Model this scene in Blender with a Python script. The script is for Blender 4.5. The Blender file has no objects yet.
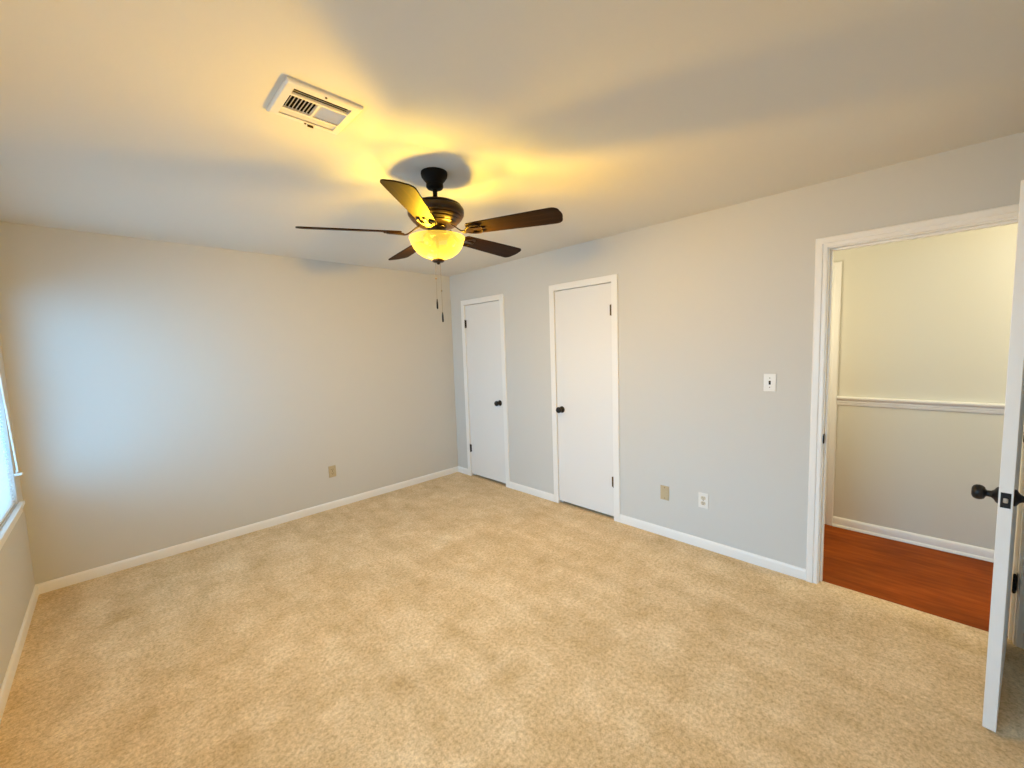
import bpy, bmesh, math, random
from mathutils import Vector, Matrix
from math import sin, cos, pi, radians as R

S = bpy.context.scene
COL = S.collection

# ------------------------------------------------------------------ camera
H, W, L = 2.419, 3.494, 4.64          # room height, width (x from -W to 0), length (y from -L to 0)
cam_d = bpy.data.cameras.new('camera')
cam_d.sensor_fit = 'HORIZONTAL'
cam_d.sensor_width = 36.0
cam_d.lens = 407.22 / 1024 * 36.0
cam_d.clip_start = 0.02
cam = bpy.data.objects.new('camera', cam_d)
COL.objects.link(cam)
yaw, pitch, roll = 0.7776, -0.0861, -0.0335
fw = Vector((sin(yaw)*cos(pitch), cos(yaw)*cos(pitch), sin(pitch)))
rt = Vector((cos(yaw), -sin(yaw), 0))
up = rt.cross(fw)
rt, up = cos(roll)*rt + sin(roll)*up, -sin(roll)*rt + cos(roll)*up
m = Matrix((rt, up, -fw)).transposed().to_4x4()
m.translation = Vector((-3.0237, -4.0873, 1.5199))
cam.matrix_world = m
S.camera = cam

# ------------------------------------------------------------------ exposure
vs = S.view_settings
vs.view_transform = 'Standard'
vs.look = 'None'
vs.gamma = 1.0
vs.use_curve_mapping = False
vs.exposure = 0.05
S.cycles.max_bounces = 12
S.cycles.diffuse_bounces = 8
S.cycles.transparent_max_bounces = 16
S.cycles.sample_clamp_indirect = 4.0

# ------------------------------------------------------------------ sky
world = bpy.data.worlds.new('sky')
S.world = world
world.use_nodes = True
wn = world.node_tree.nodes
bg = wn['Background']
bg.inputs['Color'].default_value = (0.42, 0.76, 1.0, 1)
bg.inputs['Strength'].default_value = 3.0

SKY = (0.22, 0.58, 1.0)
LAMP = (1.0, 0.62, 0.045)
DAY_POWER = 60.0
BULB_POINT = 40.0       # all three bulbs together, in every direction
BULB_OUT = 158.0         # each bulb, outward where it points
BOWL_EMIT = 2.3
HALL_POWER = 29.0

def area(name, loc, rot, sx, sy, power, color):
    d = bpy.data.lights.new(name, 'AREA')
    d.shape = 'RECTANGLE'; d.size = sx; d.size_y = sy
    d.energy = power; d.color = color
    o = bpy.data.objects.new(name, d); COL.objects.link(o)
    o.location = loc; o.rotation_euler = rot
    return o

WIN1 = (-1.80, -0.20, 0.675, 2.03)     # y0, y1, z0, z1 of the window near the far corner
WIN_ADDED = (-3.75, -2.15, 0.675, 2.03)     # unseen window added beside the camera to light the door wall
area('daylight', (-W-0.30, (WIN1[0]+WIN1[1])/2, (WIN1[2]+WIN1[3])/2), (0, -pi/2, 0), 1.35, 1.6, DAY_POWER*0.84, (0.12, 0.52, 1.0))
dl_added = area('daylight', (-W-0.55, (WIN_ADDED[0]+WIN_ADDED[1])/2, (WIN_ADDED[2]+WIN_ADDED[3])/2+0.20), (0, -pi/2+R(21), 0), 1.30, 1.6, DAY_POWER*0.72, SKY)  # light for the added window, tilted down to brighten the door wall
dl_added.data.spread = R(110)

# ------------------------------------------------------------------ materials
def mat(name, color, rough=0.6, metal=0.0, spec=0.5):
    M = bpy.data.materials.new(name); M.use_nodes = True
    b = M.node_tree.nodes['Principled BSDF']
    b.inputs['Base Color'].default_value = (*color, 1)
    b.inputs['Roughness'].default_value = rough
    b.inputs['Metallic'].default_value = metal
    b.inputs['Specular IOR Level'].default_value = spec
    return M

def nd(M, kind, **kw):
    n = M.node_tree.nodes.new(kind)
    for k, v in kw.items(): setattr(n, k, v)
    return n

def lk(M, a, b): M.node_tree.links.new(a, b)

def coords(M, scale=(1, 1, 1), rot=(0, 0, 0)):
    t = nd(M, 'ShaderNodeTexCoord'); p = nd(M, 'ShaderNodeMapping')
    p.inputs['Scale'].default_value = scale
    p.inputs['Rotation'].default_value = rot
    lk(M, t.outputs['Object'], p.inputs['Vector'])
    return p.outputs['Vector']

def noise(M, vec, scale, detail=3, rough=0.5):
    n = nd(M, 'ShaderNodeTexNoise')
    n.inputs['Scale'].default_value = scale; n.inputs['Detail'].default_value = detail
    n.inputs['Roughness'].default_value = rough
    lk(M, vec, n.inputs['Vector'])
    return n.outputs['Fac']

def ramp(M, fac, stops):
    r = nd(M, 'ShaderNodeValToRGB')
    e = r.color_ramp.elements
    while len(e) < len(stops): e.new(0.5)
    for el, (p, c) in zip(e, stops):
        el.position = p; el.color = (*c, 1) if len(c) == 3 else c
    lk(M, fac, r.inputs['Fac'])
    return r.outputs['Color']

def mixc(M, fac, a, b, mode='MIX'):
    n = nd(M, 'ShaderNodeMix', data_type='RGBA', blend_type=mode)
    if isinstance(fac, float): n.inputs[0].default_value = fac
    else: lk(M, fac, n.inputs[0])
    for s, v in ((n.inputs[6], a), (n.inputs[7], b)):
        if isinstance(v, tuple): s.default_value = (*v, 1)
        else: lk(M, v, s)
    return n.outputs[2]

def bump(M, h, strength, dist):
    n = nd(M, 'ShaderNodeBump')
    n.inputs['Strength'].default_value = strength; n.inputs['Distance'].default_value = dist
    lk(M, h, n.inputs['Height'])
    lk(M, n.outputs['Normal'], M.node_tree.nodes['Principled BSDF'].inputs['Normal'])

def bsdf(M): return M.node_tree.nodes['Principled BSDF']

# painted walls: pale grey, light orange-peel
wall_m = mat('grey_wall_paint', (0.61, 0.61, 0.59), 0.75, spec=0.25)
bump(wall_m, noise(wall_m, coords(wall_m), 160, 2), 0.12, 0.002)
ceil_m = mat('ceiling_paint', (0.71, 0.70, 0.665), 0.85, spec=0.15)
bump(ceil_m, noise(ceil_m, coords(ceil_m), 120, 2), 0.10, 0.002)
hall_m = mat('hall_wall_paint', (0.68, 0.67, 0.60), 0.7, spec=0.25)
bump(hall_m, noise(hall_m, coords(hall_m), 160, 2), 0.12, 0.002)
trim_m = mat('white_trim_paint', (0.83, 0.83, 0.82), 0.35)
door_m = mat('white_door_paint', (0.77, 0.77, 0.765), 0.45)
black_m = mat('matte_black_metal', (0.008, 0.008, 0.009), 0.42, 0.0, 0.35)
brass_m = mat('antique_brass', (0.10, 0.065, 0.025), 0.4, 0.8)
bolt_m = mat('satin_nickel', (0.55, 0.52, 0.47), 0.35, 1.0)
dark_m = mat('dark_recess', (0.02, 0.018, 0.016), 0.9)
vent_m = mat('white_enamel', (0.80, 0.77, 0.72), 0.4)
duct_m = mat('duct_interior', (0.035, 0.028, 0.022), 0.9)
tan_m = mat('tan_plastic', (0.50, 0.42, 0.27), 0.4)
ivory_m = mat('ivory_plastic', (0.66, 0.60, 0.47), 0.4)
white_m = mat('white_plastic', (0.80, 0.79, 0.76), 0.35)
bronze_m = mat('oil_rubbed_bronze', (0.030, 0.015, 0.008), 0.34, 0.5)
canopy_m = mat('dark_bronze', (0.005, 0.0035, 0.003), 0.55, 0.0, 0.12)
chain_m = mat('beaded_chain_brass', (0.25, 0.20, 0.13), 0.5, 0.3)
slat_m = mat('white_vinyl_slat', (0.86, 0.88, 0.88), 0.45)
slat_b = bsdf(slat_m); slat_b.inputs['Subsurface Weight'].default_value = 0.0
vinyl_m = mat('white_window_vinyl', (0.82, 0.83, 0.83), 0.4)

# carpet
carpet_m = mat('beige_cut_pile_carpet', (0.5, 0.36, 0.2), 0.95, spec=0.05)
v = coords(carpet_m)
patch = noise(carpet_m, v, 4.6, 12, 0.78)
worn = noise(carpet_m, coords(carpet_m, (1.0, 1.3, 1), (0, 0, R(40))), 1.7, 9, 0.70)
sweep_ = noise(carpet_m, coords(carpet_m, (3.2, 0.8, 1), (0, 0, R(-24))), 1.6, 7, 0.66)
fine = noise(carpet_m, v, 62, 4, 0.70)
pile = noise(carpet_m, v, 170, 3, 0.7)
c1 = ramp(carpet_m, patch, [(0.36, (0.610, 0.450, 0.250)), (0.50, (0.680, 0.523, 0.318)), (0.62, (0.740, 0.595, 0.390))])
for f_, k_, st in ((worn, 1.0, [(0.33, (0.88, 0.85, 0.80)), (0.43, (1, 1, 1)), (0.56, (1, 1, 1)), (0.60, (1.07, 1.09, 1.13))]),
                   (sweep_, 0.8, [(0.38, (0.90, 0.88, 0.84)), (0.50, (1, 1, 1)), (0.58, (1.07, 1.09, 1.13))]),
                   (fine, 1.0, [(0.34, (0.76, 0.725, 0.67)), (0.50, (1, 1, 1)), (0.66, (1.17, 1.18, 1.20))]),
                   (pile, 0.9, [(0.32, (0.82, 0.80, 0.76)), (0.5, (1, 1, 1)), (0.68, (1.13, 1.13, 1.13))])):
    c1 = mixc(carpet_m, k_, c1, ramp(carpet_m, f_, st), 'MULTIPLY')
lk(carpet_m, c1, bsdf(carpet_m).inputs['Base Color'])
ad = nd(carpet_m, 'ShaderNodeMath', operation='ADD'); lk(carpet_m, fine, ad.inputs[0]); lk(carpet_m, pile, ad.inputs[1])
bump(carpet_m, ad.outputs[0], 0.35, 0.004)
bsdf(carpet_m).inputs['Sheen Weight'].default_value = 0.1

# hall laminate
wood_m = mat('red_brown_laminate', (0.2, 0.06, 0.02), 0.55, spec=0.08)
g = noise(wood_m, coords(wood_m, (14, 1.6, 1)), 2.0, 6, 0.6)
g2 = noise(wood_m, coords(wood_m, (2.2, 1.4, 1)), 2.0, 3, 0.5)
a = ramp(wood_m, g, [(0.3, (0.20, 0.040, 0.003)), (0.55, (0.28, 0.064, 0.006)), (0.75, (0.35, 0.092, 0.012))])
b = ramp(wood_m, g2, [(0.35, (0.8, 0.76, 0.7)), (0.65, (1.15, 1.12, 1.1))])
lk(wood_m, mixc(wood_m, 1.0, a, b, 'MULTIPLY'), bsdf(wood_m).inputs['Base Color'])

# fan blade walnut: grain along the blade's own x
blade_m = mat('dark_walnut_blade', (0.06, 0.03, 0.015), 0.6, spec=0.08)
g = noise(blade_m, coords(blade_m, (2.0, 45, 45)), 2.0, 6, 0.65)
lk(blade_m, ramp(blade_m, g, [(0.3, (0.008, 0.0035, 0.0015)), (0.55, (0.022, 0.0095, 0.0035)), (0.75, (0.042, 0.019, 0.007))]), bsdf(blade_m).inputs['Base Color'])

# alabaster amber glass of the lit bowl
bowl_m = mat('amber_alabaster_glass', (0.004, 0.003, 0.001), 0.4, spec=0.06)
bb = bsdf(bowl_m)
tr = nd(bowl_m, 'ShaderNodeBsdfTransparent'); tr.inputs['Color'].default_value = (1.0, 0.93, 0.72, 1)
ms = nd(bowl_m, 'ShaderNodeMixShader'); ms.inputs[0].default_value = 0.60
lk(bowl_m, bb.outputs[0], ms.inputs[1]); lk(bowl_m, tr.outputs[0], ms.inputs[2])
lk(bowl_m, ms.outputs[0], bowl_m.node_tree.nodes['Material Output'].inputs['Surface'])
sw = noise(bowl_m, coords(bowl_m), 9, 4, 0.6)
lk(bowl_m, ramp(bowl_m, sw, [(0.35, (1.0, 0.60, 0.06)), (0.65, (1.0, 0.66, 0.09))]), bb.inputs['Emission Color'])
lw = nd(bowl_m, 'ShaderNodeLayerWeight'); lw.inputs['Blend'].default_value = 0.35
mr = nd(bowl_m, 'ShaderNodeMapRange'); mr.inputs['To Min'].default_value = BOWL_EMIT*0.55; mr.inputs['To Max'].default_value = BOWL_EMIT*2.2
lk(bowl_m, lw.outputs['Facing'], mr.inputs['Value']); lk(bowl_m, mr.outputs['Result'], bb.inputs['Emission Strength'])
bulb_m = mat('lit_bulb_glass', (0.05, 0.04, 0.02), 0.6, spec=0.1)
bsdf(bulb_m).inputs['Emission Color'].default_value = (*LAMP, 1)
bsdf(bulb_m).inputs['Emission Strength'].default_value = 1.0

# window pane: clear, lets daylight through
glass_m = bpy.data.materials.new('window_glass'); glass_m.use_nodes = True
n_ = glass_m.node_tree.nodes; n_.clear()
o_ = n_.new('ShaderNodeOutputMaterial'); t_ = n_.new('ShaderNodeBsdfTransparent'); g_ = n_.new('ShaderNodeBsdfGlossy'); x_ = n_.new('ShaderNodeMixShader')
g_.inputs['Roughness'].default_value = 0.02; x_.inputs[0].default_value = 0.06
t_.inputs['Color'].default_value = (0.96, 0.98, 0.98, 1)
lk(glass_m, t_.outputs[0], x_.inputs[1]); lk(glass_m, g_.outputs[0], x_.inputs[2]); lk(glass_m, x_.outputs[0], o_.inputs['Surface'])

# ------------------------------------------------------------------ mesh helpers
class MB:
    def __init__(self): self.bm = bmesh.new()
    def box(self, x0, x1, y0, y1, z0, z1, bev=0.0, mtx=None):
        before = set(self.bm.verts)
        vs_ = [self.bm.verts.new((x, y, z)) for x in (x0, x1) for y in (y0, y1) for z in (z0, z1)]
        for f in ((0,1,3,2), (4,6,7,5), (0,4,5,1), (2,3,7,6), (0,2,6,4), (1,5,7,3)):
            self.bm.faces.new([vs_[i] for i in f])
        if bev:
            ed = {e for q in vs_ for e in q.link_edges}
            bmesh.ops.bevel(self.bm, geom=list(ed), offset=bev, segments=2, affect='EDGES', profile=0.5)
        if mtx is not None:
            for q in self.bm.verts:
                if q not in before: q.co = mtx @ q.co
        return self
    def lathe(self, prof, seg=48, mtx=None, closed=False):
        rings = []
        for r, z in prof:
            if r < 1e-6: rings.append([self.bm.verts.new((0, 0, z))])
            else: rings.append([self.bm.verts.new((r*cos(2*pi*i/seg), r*sin(2*pi*i/seg), z)) for i in range(seg)])
        pairs = list(zip(rings, rings[1:]))
        if closed: pairs.append((rings[-1], rings[0]))
        for A, B in pairs:
            for i in range(seg):
                j = (i+1) % seg
                q = []
                for vv in ((A[0] if len(A) == 1 else A[i]), (A[0] if len(A) == 1 else A[j]), (B[0] if len(B) == 1 else B[j]), (B[0] if len(B) == 1 else B[i])):
                    if vv not in q: q.append(vv)
                if len(q) > 2: self.bm.faces.new(q)
        if mtx is not None:
            for rg in rings:
                for q in rg: q.co = mtx @ q.co
        return self
    def sweep(self, sections):
        """sections: list of equal-length closed loops of points; lofted and capped."""
        rs = [[self.bm.verts.new(p) for p in s] for s in sections]
        n = len(rs[0])
        for A, B in zip(rs, rs[1:]):
            for i in range(n):
                self.bm.faces.new((A[i], A[(i+1) % n], B[(i+1) % n], B[i]))
        self.bm.faces.new(rs[0][::-1]); self.bm.faces.new(rs[-1])
        return self
    def tube(self, pts, r, seg=10):
        pts = [Vector(p) for p in pts]; secs = []
        for i, p in enumerate(pts):
            t = (pts[min(i+1, len(pts)-1)] - pts[max(i-1, 0)]).normalized()
            a = t.orthogonal().normalized() if i == 0 else (pa - t*pa.dot(t)).normalized()
            pa = a; b_ = t.cross(a)
            rr = r[i] if isinstance(r, (list, tuple)) else r
            secs.append([p + rr*(cos(2*pi*k/seg)*a + sin(2*pi*k/seg)*b_) for k in range(seg)])
        return self.sweep(secs)
    def build(self, name, material, parent=None, smooth=False, loc=None, bevel=0.0):
        bmesh.ops.recalc_face_normals(self.bm, faces=self.bm.faces[:])
        me = bpy.data.meshes.new(name); self.bm.to_mesh(me); self.bm.free()
        me.materials.append(material)
        if smooth:
            for p in me.polygons: p.use_smooth = True
            try: me.set_sharp_from_angle(angle=R(38))
            except Exception: pass
        o = bpy.data.objects.new(name, me); COL.objects.link(o)
        if parent is not None: o.parent = parent
        if loc is not None: o.location = loc
        return o

def tag(o, label, cat, kind=None, group=None):
    o['label'] = label; o['category'] = cat
    if kind: o['kind'] = kind
    if group: o['group'] = group
    return o

def empty(name, loc, rot=(0, 0, 0)):
    o = bpy.data.objects.new(name, None); COL.objects.link(o)
    o.empty_display_size = 0.05
    o.location = loc; o.rotation_euler = rot
    return o

# ------------------------------------------------------------------ the room shell
TH = 0.115                       # wall B thickness
E0, E1, EH = 3.675, 4.445, 2.04  # entry opening along wall B (distance from far corner) and its height
D1 = (0.267, 0.877); D2 = (1.622, 2.236); DH = 2.045
def structure(o, label, cat): return tag(o, label, cat, 'structure')

fl = MB(); fl.box(-W-0.1, 0.05, -L-0.1, 0.1, -0.1, 0)
for a_, b_ in (D1, D2): fl.box(0.05, 0.75, -b_-0.2, -a_+0.15, -0.1, -0.002)
structure(fl.build('floor', carpet_m), 'beige cut pile carpet covering the bedroom floor', 'carpet')
VX, VY = -2.412, -2.491
ce = MB()
for q in ((-W-0.1, VX-0.093, -L-0.1, 0.1), (VX+0.093, TH, -L-0.1, 0.1), (VX-0.093, VX+0.093, -L-0.1, VY-0.087), (VX-0.093, VX+0.093, VY+0.087, 0.1)): ce.box(*q, H, H+0.1)
structure(ce.build('ceiling', ceil_m), 'off-white flat ceiling above the ceiling fan', 'ceiling')
structure(MB().box(-W-0.1, 0.75, 0, 0.1, -0.1, H).build('wall_back', wall_m), 'pale grey far wall with one low outlet and no doors', 'wall')
structure(MB().box(-W-0.1, TH, -L-0.1, -L, -0.1, H).build('wall_front', wall_m), 'pale grey wall behind the camera', 'wall')

wb = MB()
cuts = [(0.0, D1[0]-0.02, None), (D1[0]-0.02, D1[1]+0.02, DH+0.02), (D1[1]+0.02, D2[0]-0.02, None), (D2[0]-0.02, D2[1]+0.02, DH+0.02),
        (D2[1]+0.02, E0-0.019, None), (E0-0.019, E1+0.019, EH+0.019), (E1+0.019, L, None)]
for s0, s1, hh in cuts:
    wb.box(0, TH, -s1, -s0, -0.1 if hh is None else hh, H)
bmesh.ops.remove_doubles(wb.bm, verts=wb.bm.verts[:], dist=1e-5)
structure(wb.build('wall_right', wall_m), 'pale grey wall with two closet doors and the open hallway doorway', 'wall')

wl = MB()
ys = [(-L-0.1, WIN_ADDED[0], None), (WIN_ADDED[0], WIN_ADDED[1], WIN_ADDED), (WIN_ADDED[1], WIN1[0], None), (WIN1[0], WIN1[1], WIN1), (WIN1[1], 0.1, None)]
for y0, y1, w_ in ys:
    if w_ is None: wl.box(-W-0.12, -W, y0, y1, -0.1, H)
    else:
        wl.box(-W-0.12, -W, y0, y1, -0.1, w_[2]); wl.box(-W-0.12, -W, y0, y1, w_[3], H)
structure(wl.build('wall_left', wall_m), 'grey window wall at the left edge of the picture', 'wall')

# closets behind the two doors
ci = MB()
ci.box(0.75, 0.80, -2.45, 0.0, -0.1, H); ci.box(TH, 0.75, -1.30, -1.25, -0.1, H); ci.box(TH, 0.75, -2.50, -2.45, -0.1, H)
ci.box(TH, 0.75, -2.5, 0.0, H, H+0.1)
structure(ci.build('wall_closet', dark_m), 'closet interior walls behind the two closed doors', 'wall')

# hallway beyond the doorway
HX = 1.06; HY0, HY1 = -7.2, -2.5
structure(MB().box(0.05, HX+0.1, HY0, HY1, -0.1, -0.003).build('floor_hall', wood_m), 'red brown wood laminate floor in the hallway', 'floor')
structure(MB().box(TH, HX+0.1, HY0, HY1, H, H+0.1).build('ceiling_hall', ceil_m), 'ceiling over the hallway', 'ceiling')
hw = MB(); hw.box(HX, HX+0.1, HY0, HY1, -0.1, H)
structure(hw.build('wall_hall', hall_m), 'cream hallway wall with a white chair rail seen through the doorway', 'wall')
he = MB(); he.box(0.0, HX+0.1, HY0-0.1, HY0, -0.1, H); he.box(TH, HX, HY1, HY1+0.05, -0.1, H); he.box(0.0, TH, HY0, -L, -0.1, H)
structure(he.build('wall_hall_end', hall_m), 'end walls of the hallway', 'wall')

# ------------------------------------------------------------------ baseboards, casings, rails (extruded profiles)
BASE = [(0, 0), (0.012, 0), (0.012, 0.052), (0.010, 0.060), (0.006, 0.067), (0.002, 0.070), (0, 0.070)]
def run(mb, a, b, nrm, prof, mit0=0.0, mit1=0.0, z=0.0):
    """extrude prof (out, up) from a to b (xy), out along nrm; mit*: +1 shortens with thickness (inside corner)"""
    a = Vector((*a, z)); b = Vector((*b, z)); t = (b-a).normalized(); n = Vector((*nrm, 0))
    mb.sweep([[a + n*o + Vector((0, 0, u)) + t*o*mit0 for o, u in prof], [b + n*o + Vector((0, 0, u)) - t*o*mit1 for o, u in prof]])

CW = 0.058
mb = MB(); run(mb, (-W, 0), (0, 0), (0, -1), BASE, 1, 1)
structure(mb.build('baseboard_back', trim_m, smooth=True), 'white baseboard along the far wall', 'baseboard')
mb = MB(); run(mb, (-W, 0), (-W, -L), (1, 0), BASE, 1, 1)
structure(mb.build('baseboard_left', trim_m, smooth=True), 'white baseboard below the window at the left', 'baseboard')
mb = MB(); run(mb, (-W, -L), (0, -L), (0, 1), BASE, 1, 1)
structure(mb.build('baseboard_front', trim_m, smooth=True), 'white baseboard on the wall behind the camera', 'baseboard')
mb = MB()
ecw = 0.058
for s0, s1, m0, m1 in ((0, D1[0]-CW, 1, 0), (D1[1]+CW, D2[0]-CW, 0, 0), (D2[1]+CW, E0+0.005-ecw, 0, 0), (E1-0.005+ecw, L, 0, 1)):
    run(mb, (0, -s0), (0, -s1), (-1, 0), BASE, m0, m1)
structure(mb.build('baseboard_right', trim_m, smooth=True), 'white baseboard along the closet door wall', 'baseboard')
HB = [(0, 0), (0.024, 0), (0.023, 0.010), (0.017, 0.019), (0.013, 0.020), (0.013, 0.062), (0.009, 0.072), (0.003, 0.078), (0, 0.078)]
mb = MB(); run(mb, (HX, -3.612), (HX, HY0), (-1, 0), HB)
structure(mb.build('baseboard_hall', trim_m, smooth=True), 'white baseboard with shoe moulding at the foot of the hallway wall', 'baseboard')
RAIL = [(0, 0), (0.006, 0), (0.010, 0.006), (0.010, 0.020), (0.014, 0.024), (0.014, 0.036), (0.018, 0.040), (0.026, 0.047), (0.030, 0.053), (0.030, 0.062), (0.026, 0.067), (0, 0.068)]
mb = MB(); run(mb, (HX, -3.612), (HX, HY0), (-1, 0), RAIL, z=0.992)
tag(mb.build('trim_1', trim_m, smooth=True), 'white moulded chair rail across the hallway wall', 'chair rail', 'structure')

def casing(x, s0, s1, top, prof, sgn=-1, z0=0.0):
    """mitred casing around an opening from s0 to s1; prof = (across from the opening, out of the wall)"""
    mb = MB(); secs = []
    for (s, z, ds, dz) in ((s0, z0, -1, 0), (s0, top, -1, 1), (s1, top, 1, 1), (s1, z0, 1, 0)):
        secs.append([Vector((x + sgn*o, -(s + ds*u), z + dz*u)) for u, o in prof])
    mb.sweep(secs)
    return mb
FLAT = [(0, 0), (0, 0.010), (0.003, 0.013), (CW-0.003, 0.013), (CW, 0.010), (CW, 0)]
def moulded(w, t):
    k = w/0.058
    return [(u*k, o*t/0.018) for u, o in ((0, 0), (0, 0.009), (0.003, 0.012), (0.020, 0.012), (0.025, 0.018), (0.052, 0.018), (0.058, 0.013), (0.058, 0))]
FLUTE = moulded(ecw, 0.018)
structure(casing(0, D1[0], D1[1], DH, FLAT).build('trim_2', trim_m), 'flat white casing around the closet door nearest the far corner', 'door casing')
structure(casing(0, D2[0], D2[1], DH, FLAT).build('trim_3', trim_m), 'flat white casing around the middle closet door', 'door casing')
structure(casing(0, E0+0.005-0.010, E1-0.005+0.010, EH+0.005, FLUTE).build('trim_4', trim_m), 'fluted white casing around the open hallway doorway', 'door casing')
structure(casing(TH, E0-0.005, E1+0.005, EH+0.005, FLUTE, sgn=1).build('trim_5', trim_m), 'white casing on the hallway side of the doorway', 'door casing')

def jamb(s0, s1, top, th=0.019, x0=0.0, x1=TH, stop=0.037):
    mb = MB()
    mb.box(x0, x1, -s0, -s0+th, 0, top+th); mb.box(x0, x1, -s1-th, -s1, 0, top+th); mb.box(x0, x1, -s1, -s0, top, top+th)
    if stop:
        sw_ = 0.032
        mb.box(stop, stop+sw_, -s0-0.012, -s0, 0, top, 0.002); mb.box(stop, stop+sw_, -s1, -s1+0.012, 0, top, 0.002); mb.box(stop, stop+sw_, -s1+0.012, -s0-0.012, top-0.012, top, 0.002)
    return mb
j = structure(jamb(E0, E1, EH).build('door_frame', trim_m), 'white jamb and stop lining the hallway doorway', 'door frame')
sp = MB(); sp.box(0.004, 0.034, -E0-0.0025, -E0, 0.885, 0.942); sp.box(-0.006, 0.004, -E0-0.004, -E0, 0.893, 0.934)
sp.build('strike_plate', canopy_m, j)
for k, (a_, b_) in enumerate((D1, D2)):
    structure(jamb(a_, b_, DH, 0.02, stop=0.040).build('door_frame', trim_m), ('white jamb of the closet door nearest the far corner', 'white jamb of the middle closet door')[k], 'door frame')

# door across the hallway, only its casing edge shows
hd = MB(); hd.box(HX-0.006, HX+0.0, -3.55, -2.79, 0.01, 2.04)
structure(hd.build('door_4', door_m), 'white door on the hallway wall mostly hidden by the jamb', 'door')
structure(casing(HX, 2.79, 3.552, 2.046, moulded(0.060, 0.017)).build('trim_6', trim_m), 'white casing edge on the hallway wall left of the chair rail', 'door casing')

# ------------------------------------------------------------------ doors with knobs and hinges
ROSE = [(0, 0), (0.031, 0), (0.031, 0.004), (0.027, 0.008), (0.018, 0.013), (0.0125, 0.020), (0.0115, 0.030), (0.014, 0.033)]
BALL = [(0.014, 0.033), (0.022, 0.036), (0.0265, 0.042), (0.0285, 0.050), (0.0275, 0.058), (0.0235, 0.065), (0.015, 0.069), (0, 0.070)]
def knob(parent, loc, direction):
    """round door knob standing off along direction (parent's space)"""
    q = Vector((0, 0, 1)).rotation_difference(Vector(direction)).to_matrix().to_4x4()
    q.translation = Vector(loc)
    k = MB().lathe(BALL[:1] + BALL, 32, q).build('knob', black_m, parent, smooth=True)
    MB().lathe(ROSE, 32, q).build('rosette', black_m, k, smooth=True)
    return k
def hinge(parent, x, y, z, m_, leaf=None):
    mb = MB()
    h_ = 0.089
    for i in range(5):
        z0 = z - h_/2 + i*h_/5
        mb.lathe([(0, z0+0.0006), (0.0058, z0+0.0006), (0.0062, z0+0.0015), (0.0062, z0+h_/5-0.0015), (0.0058, z0+h_/5-0.0006), (0, z0+h_/5-0.0006)], 14, Matrix.Translation((x, y, 0)))
    mb.lathe([(0, z-h_/2-0.005), (0.004, z-h_/2-0.004), (0.0055, z-h_/2), (0, z-h_/2)], 14, Matrix.Translation((x, y, 0)))
    mb.lathe([(0, z+h_/2), (0.0055, z+h_/2), (0.004, z+h_/2+0.004), (0, z+h_/2+0.005)], 14, Matrix.Translation((x, y, 0)))
    if leaf: mb.box(*leaf[0], *leaf[1], z-h_/2, z+h_/2)
    return mb.build('hinge', m_, parent, smooth=True)

def closet_door(name, rng, hinge_left, hm, zs, label):
    s0, s1 = rng
    d = MB().box(0.001, 0.036, -s1+0.003, -s0-0.003, 0.030, DH-0.005, 0.0015).build(name, door_m)
    structure(d, label, 'door')
    sk = s1-0.060 if hinge_left else s0+0.060
    knob(d, (0.001, -sk, 0.930), (-1, 0, 0))
    sh = s0+0.0015 if hinge_left else s1-0.0015
    inn = 1 if hinge_left else -1
    for z in zs:
        hinge(d, -0.006, -sh, z, hm, ((-0.001, 0.002), tuple(sorted((-sh, -(sh+inn*0.020))))))
    se = s1 if hinge_left else s0
    e = MB(); e.box(-0.0022, 0.02, -se-0.003, -se+0.003, 0.90, 0.957)
    e.build('latch_plate', bolt_m, d)
    return d
closet_door('door_1', D1, True, black_m, (1.829, 0.343), 'narrow white flush closet door nearest the far corner with black hinges')
closet_door('door_2', D2, False, brass_m, (1.816, 0.340), 'white flush closet door in the middle of the wall with brass hinges')

# the open entry door: local x runs from the hinge to the free edge, local +y faces the doorway
ang = R(7.1)
ED = empty('door_3', (0, 0, 0))
ED.matrix_world = Matrix.Translation((0.0, -4.4255, 0)) @ Matrix.Rotation(pi-ang, 4, 'Z')
# after this rotation local -y faces the doorway
tag(ED, 'white flush entry door standing open into the room at the right edge', 'door', 'structure')
DL = 0.763
MB().box(0.003, DL, -0.035, 0.0, 0.012, EH-0.004, 0.0015).build('slab', trim_m, ED)
knob(ED, (DL-0.060, -0.035, 0.912), (0, -1, 0))
knob(ED, (DL-0.060, 0.0, 0.912), (0, 1, 0))
lp = MB(); lp.box(DL-0.001, DL+0.0016, -0.030, -0.005, 0.884, 0.940, 0.0008)
lpo = lp.build('latch_plate', black_m, ED)
lb = MB(); lb.box(DL+0.001, DL+0.007, -0.0235, -0.0115, 0.903, 0.921, 0.003)
lb.build('latch_bolt', bolt_m, lpo)
for z in (0.31, 1.05, 1.82): hinge(ED, 0.007, 0.0085, z, black_m, ((-0.030, 0.007), (0.0135, 0.0160)))

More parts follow.
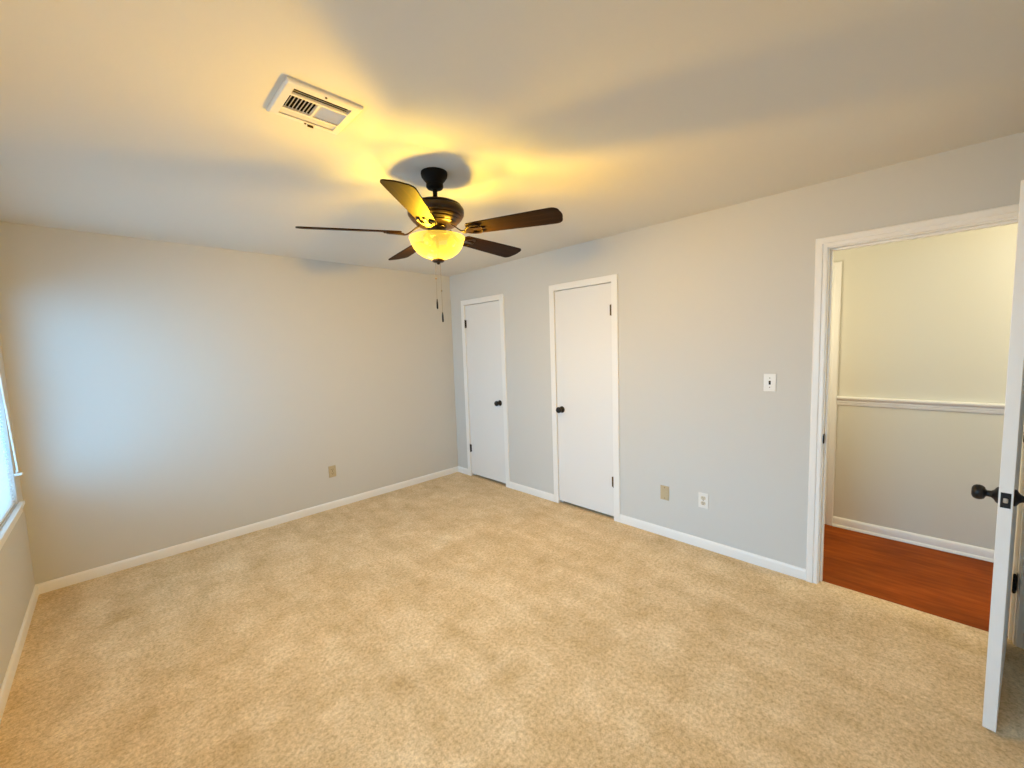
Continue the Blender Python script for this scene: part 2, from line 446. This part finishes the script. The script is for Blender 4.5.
# ------------------------------------------------------------------ windows and blinds
def window(name, w_, label):
    y0, y1, z0, z1 = w_
    x0, x1 = -W-0.11, -W-0.075
    f = MB()
    for a_ in ((y0, y0+0.045, z0, z1), (y1-0.045, y1, z0, z1), (y0+0.045, y1-0.045, z0, z0+0.045), (y0+0.045, y1-0.045, z1-0.045, z1)):
        f.box(x0, x1, *a_)
    zm = (z0+z1)/2; f.box(x0+0.004, x1-0.004, y0+0.045, y1-0.045, zm-0.022, zm+0.022)
    ym = (y0+y1)/2; f.box(x0+0.002, x1-0.002, ym-0.03, ym+0.03, z0+0.045, z1-0.045)
    fo = structure(f.build(name, vinyl_m), label, 'window')
    g = MB(); xm = (x0+x1)/2
    for a_ in ((y0+0.045, ym-0.03), (ym+0.03, y1-0.045)):
        for b_ in ((z0+0.045, zm-0.022), (zm+0.022, z1-0.045)):
            g.box(xm-0.002, xm+0.002, a_[0], a_[1], b_[0], b_[1])
    g.build('pane', glass_m, fo)
    s = MB(); s.box(-W-0.075, -W, y0, y1, z0-0.015, z0-0.0015); s.box(-W+0.0001, -W+0.024, y0-0.05, y1+0.05, z0-0.022, z0-0.001, 0.003)
    s.build('window_stool', trim_m, fo)
    s = MB(); s.box(-W, -W+0.012, y0-0.035, y1+0.035, z0-0.065, z0-0.022, 0.002)
    s.build('apron', trim_m, fo)
    return fo
window('window_1', WIN1, 'bright daylight window near the far corner')
window('window_added', WIN_ADDED, 'unseen window added beside the camera on the left wall')

def blind(w_, label, n_tilt=R(4)):
    y0, y1, z0, z1 = w_
    y0 += 0.008; y1 -= 0.012
    xc = -W-0.022
    b = empty('mini_blind', (xc, (y0+y1)/2, z1))
    tag(b, label, 'blind')
    Ly = (y1-y0)/2
    MB().box(-0.018, 0.018, -Ly, Ly, -0.045, -0.004, 0.002).build('headrail', slat_m, b)
    sl = MB()
    top, bot = -0.062, -(z1-z0)+0.030
    n = int((top-bot)/0.0215)
    for i in range(n+1):
        z = top + (bot-top)*i/n
        pr = []
        for k in range(5):
            u = (k/4-0.5)*0.026
            pr.append((u*cos(n_tilt), z - u*sin(n_tilt) + 0.0022*(1-(2*k/4-1)**2)))
        lp_ = pr + [(x, q-0.0006) for x, q in pr[::-1]]
        sl.sweep([[Vector((x, -Ly+0.002, q)) for x, q in lp_], [Vector((x, Ly-0.002, q)) for x, q in lp_]])
    sl.build('slats', slat_m, b, smooth=True)
    MB().box(-0.012, 0.012, -Ly, Ly, bot-0.026, bot-0.014, 0.003).build('bottom_rail', slat_m, b)
    for yy in (-Ly+0.12, 0, Ly-0.12):
        MB().tube([(0.0135, yy, -0.045), (0.0135, yy, bot-0.014)], 0.0008, 6).build('ladder_cord', slat_m, b)
    MB().tube([(0.030, Ly-0.17, -0.045), (0.036, Ly-0.12, -0.5), (0.040, Ly+0.012, -1.16)], 0.0042, 8).build('tilt_wand', slat_m, b, smooth=True)
    cl = MB(); cl.box(0.023, 0.056, Ly+0.012, Ly+0.045, -1.186, -1.170, 0.003); cl.box(0.030, 0.036, Ly+0.02, Ly+0.028, -1.172, -1.150, 0.002)
    cl.build('hold_bracket', white_m, b)
    return b
blind(WIN1, 'white slatted blind with tilt wand over the window near the far corner')
blind(WIN_ADDED, 'white slatted blind over the unseen window added beside the camera', R(20))

# ------------------------------------------------------------------ ceiling fan
FX, FY = -1.775, -2.309
fan = empty('ceiling_fan', (FX, FY, H))
tag(fan, 'five blade dark bronze ceiling fan with a lit amber glass bowl', 'ceiling fan')
Z = lambda z: z - H
MB().lathe([(0, Z(H)), (0.066, Z(H)), (0.067, Z(H-0.008)), (0.064, Z(H-0.022)), (0.054, Z(H-0.036)), (0.044, Z(H-0.047)), (0.041, Z(H-0.056)),
            (0.043, Z(H-0.060)), (0.043, Z(H-0.070)), (0.038, Z(H-0.078)), (0.024, Z(H-0.084)), (0, Z(H-0.085))], 48).build('canopy', canopy_m, fan, smooth=True)
MB().lathe([(0, Z(2.345)), (0.0115, Z(2.345)), (0.0115, Z(2.262)), (0, Z(2.262))], 24).build('downrod', canopy_m, fan, smooth=True)
MB().lathe([(0, Z(2.282)), (0.020, Z(2.282)), (0.024, Z(2.276)), (0.030, Z(2.272)), (0.080, Z(2.268)), (0.112, Z(2.263)), (0.128, Z(2.256)), (0.132, Z(2.250)),
            (0.129, Z(2.247)), (0.137, Z(2.243)), (0.141, Z(2.236)), (0.142, Z(2.222)), (0.141, Z(2.210)), (0.137, Z(2.203)), (0.131, Z(2.200)), (0.133, Z(2.196)),
            (0.128, Z(2.189)), (0.118, Z(2.184)), (0.120, Z(2.180)), (0.112, Z(2.173)), (0.104, Z(2.169)), (0.105, Z(2.165)), (0.094, Z(2.159)), (0.060, Z(2.156)), (0, Z(2.156))], 64).build('motor_housing', bronze_m, fan, smooth=True)
MB().lathe([(0, Z(2.157)), (0.050, Z(2.157)), (0.052, Z(2.150)), (0.046, Z(2.144)), (0.046, Z(2.122)), (0.052, Z(2.117)), (0.066, Z(2.112)), (0.070, Z(2.106)), (0.064, Z(2.101)),
            (0.010, Z(2.099)), (0.006, Z(2.095)), (0.006, Z(1.990)), (0, Z(1.990))], 48).build('light_fitter', bronze_m, fan, smooth=True)
bo = [(0.020, 1.9925), (0.050, 1.9965), (0.080, 2.008), (0.105, 2.026), (0.122, 2.048), (0.132, 2.070), (0.137, 2.086), (0.141, 2.094), (0.1405, 2.098)]
bi = [(r-0.0045 if r > 0.03 else r, z+0.004) for r, z in bo[:-1]][::-1]
prof = [(r, Z(z)) for r, z in [(0.0065, 1.9915)] + bo + [(0.137, 2.098)] + bi + [(0.0065, 1.9955)]]
bowl = MB().lathe(prof, 72, closed=True).build('glass_bowl', bowl_m, fan, smooth=True)
bowl['label'] = 'glowing amber glass bowl shade'
fin = MB().lathe([(0, Z(1.990)), (0.028, Z(1.990)), (0.031, Z(1.985)), (0.030, Z(1.979)), (0.021, Z(1.975)), (0.010, Z(1.973)), (0.008, Z(1.969)), (0.005, Z(1.965)), (0, Z(1.964))], 32).build('finial', bronze_m, fan, smooth=True)

# bulbs inside the bowl, each with its light
for k in range(3):
    a_ = R(75 + 120*k)
    bx_, by_ = 0.070*cos(a_), 0.070*sin(a_)
    bl_ = MB().lathe([(0, -0.024), (0.012, -0.021), (0.020, -0.012), (0.022, 0), (0.019, 0.012), (0.012, 0.022), (0.010, 0.034), (0, 0.036)], 20,
                     Matrix.Translation((bx_, by_, Z(2.072)))).build('bulb', bulb_m, fan, smooth=True)
    for kind_, pw in (('POINT', BULB_POINT/3), ('SPOT', BULB_OUT)):     # the bulbs point outward and a little down
        ld = bpy.data.lights.new('bulb_light', kind_); ld.energy = pw; ld.color = LAMP; ld.shadow_soft_size = 0.022
        if kind_ == 'SPOT': ld.spot_size = R(172); ld.spot_blend = 1.0
        lo = bpy.data.objects.new('bulb_light', ld); COL.objects.link(lo); lo.parent = fan
        lo.location = (bx_*1.36, by_*1.36, Z(2.046))
        if kind_ == 'SPOT': lo.rotation_euler = Vector((cos(a_)*cos(R(27)), sin(a_)*cos(R(27)), -sin(R(27)))).to_track_quat('-Z', 'Y').to_euler()

# pull chains hanging from the finial
def chain(x, y, ztop, zbead, zf0, zf1):
    c = MB()
    c.tube([(x, y, Z(ztop)), (x, y, Z(zf0+0.001))], 0.0008, 6)
    c.lathe([(0, -0.005), (0.004, -0.003), (0.0045, 0), (0.004, 0.003), (0, 0.005)], 12, Matrix.Translation((x, y, Z(zbead))))
    co = c.build('pull_chain', chain_m, fan, smooth=True)
    f = MB().lathe([(0, zf1), (0.0034, zf1+0.001), (0.0046, zf1+0.008), (0.0044, zf0-0.020), (0.0028, zf0-0.006), (0.002, zf0), (0, zf0)], 16, Matrix.Translation((x, y, Z(0)))).build('fob', canopy_m, co, smooth=True)
chain(-0.012, 0.010, 1.980, 1.893, 1.790, 1.738)
chain(0.006, -0.008, 1.980, 1.831, 1.722, 1.670)

# blades
PH0, PT, BR, BZ = -3.65255525, -0.2268, 0.655, 2.121
def blade_outline():
    pts = []
    def hw(r):
        t = (r-0.175)/(BR-0.175)
        return 0.046 + 0.020*min(1, t*1.15)**0.8
    rs = [0.175+0.012, 0.22, 0.27, 0.33, 0.39, 0.45, 0.51, 0.56, 0.605]
    pts += [(0.175, -0.030), (0.178, -0.038)] + [(r, -hw(r)) for r in rs]
    w = hw(0.62); cr = 0.034
    for k in range(0, 7):
        a_ = -pi/2 + k*pi/12
        pts.append((BR-0.006-cr + cr*cos(a_), -(w-cr) + cr*sin(a_)))
    pts += [(BR-0.002, -0.018), (BR, 0.0)]
    return pts + [(r, -y) for r, y in pts[-2::-1]]
out = blade_outline()
def tilt(k):
    return Matrix.Translation((0, 0, Z(BZ))) @ Matrix.Rotation(PH0 + k*2*pi/5, 4, 'Z')
for k in range(5):
    mb = MB(); t = 0.0055
    top = [mb.bm.verts.new((x, y, t/2)) for x, y in out]; bot = [mb.bm.verts.new((x, y, -t/2)) for x, y in out]
    mb.bm.faces.new(top); mb.bm.faces.new(bot[::-1])
    for i in range(len(out)):
        j_ = (i+1) % len(out)
        mb.bm.faces.new((top[i], bot[i], bot[j_], top[j_]))
    o = mb.build('blade', blade_m, fan)
    o.matrix_local = tilt(k) @ Matrix.Rotation(PT, 4, 'X')
    # blade iron: arm from the motor, forked plate under the blade root with screws
    ir = MB(); zt = -0.0035
    Tm = Matrix.Rotation(-PT, 4, 'X')
    path = [(0.088, 0.030, 0.013, 0.006), (0.105, 0.020, 0.012, 0.006), (0.125, 0.004, 0.010, 0.007), (0.145, -0.010, 0.010, 0.007), (0.163, -0.014, 0.012, 0.006), (0.180, -0.0105, 0.018, 0.005), (0.200, -0.008, 0.022, 0.004)]
    secs = []
    for i, (r, z, hw_, th) in enumerate(path):
        ty = PT * min(1, max(0, (r-0.10)/0.08))
        M_ = Matrix.Rotation(ty-PT, 4, 'X')
        secs.append([M_ @ Vector((r, y, z+dz)) for y, dz in ((-hw_, -th/2), (hw_, -th/2), (hw_*0.9, th/2), (-hw_*0.9, th/2))])
    ir.sweep(secs)
    for sg in (-1, 1):       # two curled prongs
        ir.tube([(0.165, sg*0.006, -0.011), (0.182, sg*0.022, -0.009), (0.205, sg*0.035, -0.0075), (0.230, sg*0.038, -0.007), (0.246, sg*0.030, -0.0065), (0.248, sg*0.020, -0.0065)],
                [0.006, 0.006, 0.0055, 0.005, 0.005, 0.004], 8)
    ir.sweep([[Vector((0.195, -0.012, zt-0.005)), Vector((0.195, 0.012, zt-0.005)), Vector((0.195, 0.012, zt)), Vector((0.195, -0.012, zt))],
              [Vector((0.265, -0.007, zt-0.003)), Vector((0.265, 0.007, zt-0.003)), Vector((0.265, 0.007, zt)), Vector((0.265, -0.007, zt))]])
    for (sx, sy) in ((0.255, 0), (0.232, 0.037), (0.232, -0.037)):
        ir.lathe([(0, -0.0105), (0.004, -0.010), (0.0058, -0.0075), (0.0058, -0.003), (0, -0.003)], 12, Matrix.Translation((sx, sy, 0)))
    ir.build('blade_iron', bronze_m, o, smooth=True)

# ------------------------------------------------------------------ ceiling air register
vent = empty('ceiling_vent', (-2.412, -2.491, H))
tag(vent, 'cream metal air vent on the ceiling left of the fan', 'air vent')
vx, vy = 0.1275, 0.120
cx0, cx1 = 0.095, 0.095
fr = MB()
zf, zb = -0.013, 0.0
def ringsec(px, py, z): return [Vector((-px, -py, z)), Vector((px, -py, z)), Vector((px, py, z)), Vector((-px, py, z))]
ix, iy = 0.097, 0.091
for A, B in (((vx, vy, 0.0), (vx, vy, -0.008)), ((vx, vy, -0.008), (vx-0.006, vy-0.006, -0.012)), ((vx-0.006, vy-0.006, -0.012), (ix, iy, -0.014)), ((ix, iy, -0.014), (ix, iy, 0.0))):
    a_ = [fr.bm.verts.new(q) for q in ringsec(*A)]; b_ = [fr.bm.verts.new(q) for q in ringsec(*B)]
    for i in range(4): fr.bm.faces.new((a_[i], a_[(i+1) % 4], b_[(i+1) % 4], b_[i]))
bmesh.ops.remove_doubles(fr.bm, verts=fr.bm.verts[:], dist=1e-6)
fro = fr.build('frame', vent_m, vent)
du = MB()
for q in ((-0.093, -0.091, -0.087, 0.087), (0.091, 0.093, -0.087, 0.087), (-0.091, 0.091, -0.087, -0.085), (-0.091, 0.091, 0.085, 0.087)): du.box(*q, -0.001, 0.16)
du.box(-0.093, 0.093, -0.087, 0.087, 0.16, 0.163)
du.build('duct', duct_m, vent)
# dividers
dv = MB()
for y in (-0.050, 0.048): dv.box(-ix, ix, y-0.0045, y+0.0045, -0.014, -0.006)
dv.box(-0.0035, 0.0035, -0.0455, 0.0435, -0.014, -0.006)
dv.build('divider', vent_m, vent)
def slat(mb, axis, pos, a0, a1, tilt_, wd=0.012, zc=-0.0078):
    c_, s_ = cos(tilt_), sin(tilt_)
    sec = [(-wd/2, -0.0004), (wd/2, -0.0004), (wd/2, 0.0004), (-wd/2, 0.0004)]
    pts = [(pos + u*c_ - w_*s_, zc + u*s_ + w_*c_) for u, w_ in sec]
    if axis == 'x': mb.sweep([[Vector((a0, q, z)) for q, z in pts], [Vector((a1, q, z)) for q, z in pts]])
    else: mb.sweep([[Vector((q, a0, z)) for q, z in pts], [Vector((q, a1, z)) for q, z in pts]])
lv = MB()
for i in range(3): slat(lv, 'x', -0.0805 + i*0.0115, -ix, ix, R(40), 0.011)
lv.build('louver', vent_m, vent)
lv = MB()
for i in range(8): slat(lv, 'y', -0.0885 + i*0.0118, -0.0455, 0.0435, R(72), 0.0115)
lv.build('louver', vent_m, vent)
lv = MB()
for i in range(9): slat(lv, 'y', 0.009 + i*0.0105, -0.0455, 0.0435, R(-32), 0.0135)
lv.build('louver', vent_m, vent)
lv = MB()
for i in range(4): slat(lv, 'x', 0.057 + i*0.0105, -ix, ix, R(-30), 0.0135)
lv.build('louver', vent_m, vent)
for y in (-0.106, 0.106):
    MB().lathe([(0, -0.0165), (0.0025, -0.016), (0.004, -0.0145), (0.004, -0.012), (0, -0.012)], 12, Matrix.Translation((0, y, 0))).build('screw', brass_m, vent, smooth=True)
dl = MB(); dl.box(0.008, 0.03, 0.106, 0.1095, -0.021, -0.013, 0.001)
dl.build('damper_lever', brass_m, vent)

# ------------------------------------------------------------------ wall plates
def plate_root(name, loc, rotz, label, cat, m_):
    r_ = empty(name, loc, (0, 0, rotz))          # local -y faces the room
    tag(r_, label, cat)
    MB().box(-0.035, 0.035, -0.006, 0, -0.057, 0.057, 0.003).build('cover_plate', m_, r_)
    return r_
def screw(r_, z, m_):
    q = Matrix.Translation((0, -0.006, z)) @ Matrix.Rotation(pi/2, 4, 'X')
    MB().lathe([(0, 0.0014), (0.0022, 0.0012), (0.0032, 0), (0, 0)], 12, q).build('screw', m_, r_, smooth=True)
def outlet(loc, rotz, label, m_, rec_m):
    r_ = plate_root('wall_outlet', loc, rotz, label, 'outlet', m_)
    for z in (0.0195, -0.0195):
        rc = MB()
        loop = []
        for k in range(24):
            a_ = 2*pi*k/24
            loop.append((0.0172*cos(a_), max(-0.0135, min(0.0135, 0.0172*sin(a_)))))
        rc.sweep([[Vector((x, -0.005, z+q)) for x, q in loop], [Vector((x, -0.0085, z+q)) for x, q in loop]])
        ro = rc.build('receptacle', rec_m, r_)
        sl = MB(); sl.box(-0.0078, -0.0048, -0.0090, -0.008, z-0.001, z+0.0075); sl.box(0.0048, 0.0078, -0.0090, -0.008, z-0.0005, z+0.0065)
        sl.lathe([(0, 0.0090), (0.0029, 0.0090), (0.0029, 0.008), (0, 0.008)], 12, Matrix.Translation((0, 0, z-0.0075)) @ Matrix.Rotation(pi/2, 4, 'X'))
        sl.build('slots', dark_m, ro)
    screw(r_, 0, brass_m)
    return r_
outlet((-1.540, 0, 0.370), 0, 'tan electrical outlet low on the far wall', tan_m, tan_m)
outlet((0, -2.983, 0.362), -pi/2, 'white electrical outlet with ivory sockets low on the closet wall', white_m, ivory_m)
bp = plate_root('blank_plate', (0, -2.690, 0.352), -pi/2, 'blank tan cover plate low on the wall beside the white outlet', 'wall plate', tan_m)
screw(bp, 0.042, brass_m); screw(bp, -0.042, brass_m)
sw_ = plate_root('light_switch', (0, -3.391, 1.247), -pi/2, 'white toggle light switch on the wall left of the open doorway', 'light switch', white_m)
screw(sw_, 0.030, brass_m); screw(sw_, -0.030, brass_m)
MB().box(-0.0055, 0.0055, -0.0066, -0.004, -0.0125, 0.0125).build('toggle_slot', dark_m, sw_)
tg = MB(); tg.box(-0.0045, 0.0045, -0.017, -0.004, -0.005, 0.005, 0.0015, Matrix.Rotation(R(-28), 4, 'X'))
tg.build('toggle', brass_m, sw_)

# ------------------------------------------------------------------ hallway lamp and an added fill light
for hp, hloc in ((HALL_POWER, (0.45, -5.30, 2.10)), (HALL_POWER*0.62, (0.50, -2.95, 1.60))):  # second one is an unseen fill, added to lift the lower hall wall
    hl = bpy.data.lights.new('hall_lamp_and_fill', 'POINT'); hl.energy = hp; hl.color = (1.0, 0.86, 0.58); hl.shadow_soft_size = 0.12
    ho = bpy.data.objects.new('hall_lamp_and_fill', hl); COL.objects.link(ho); ho.location = hloc
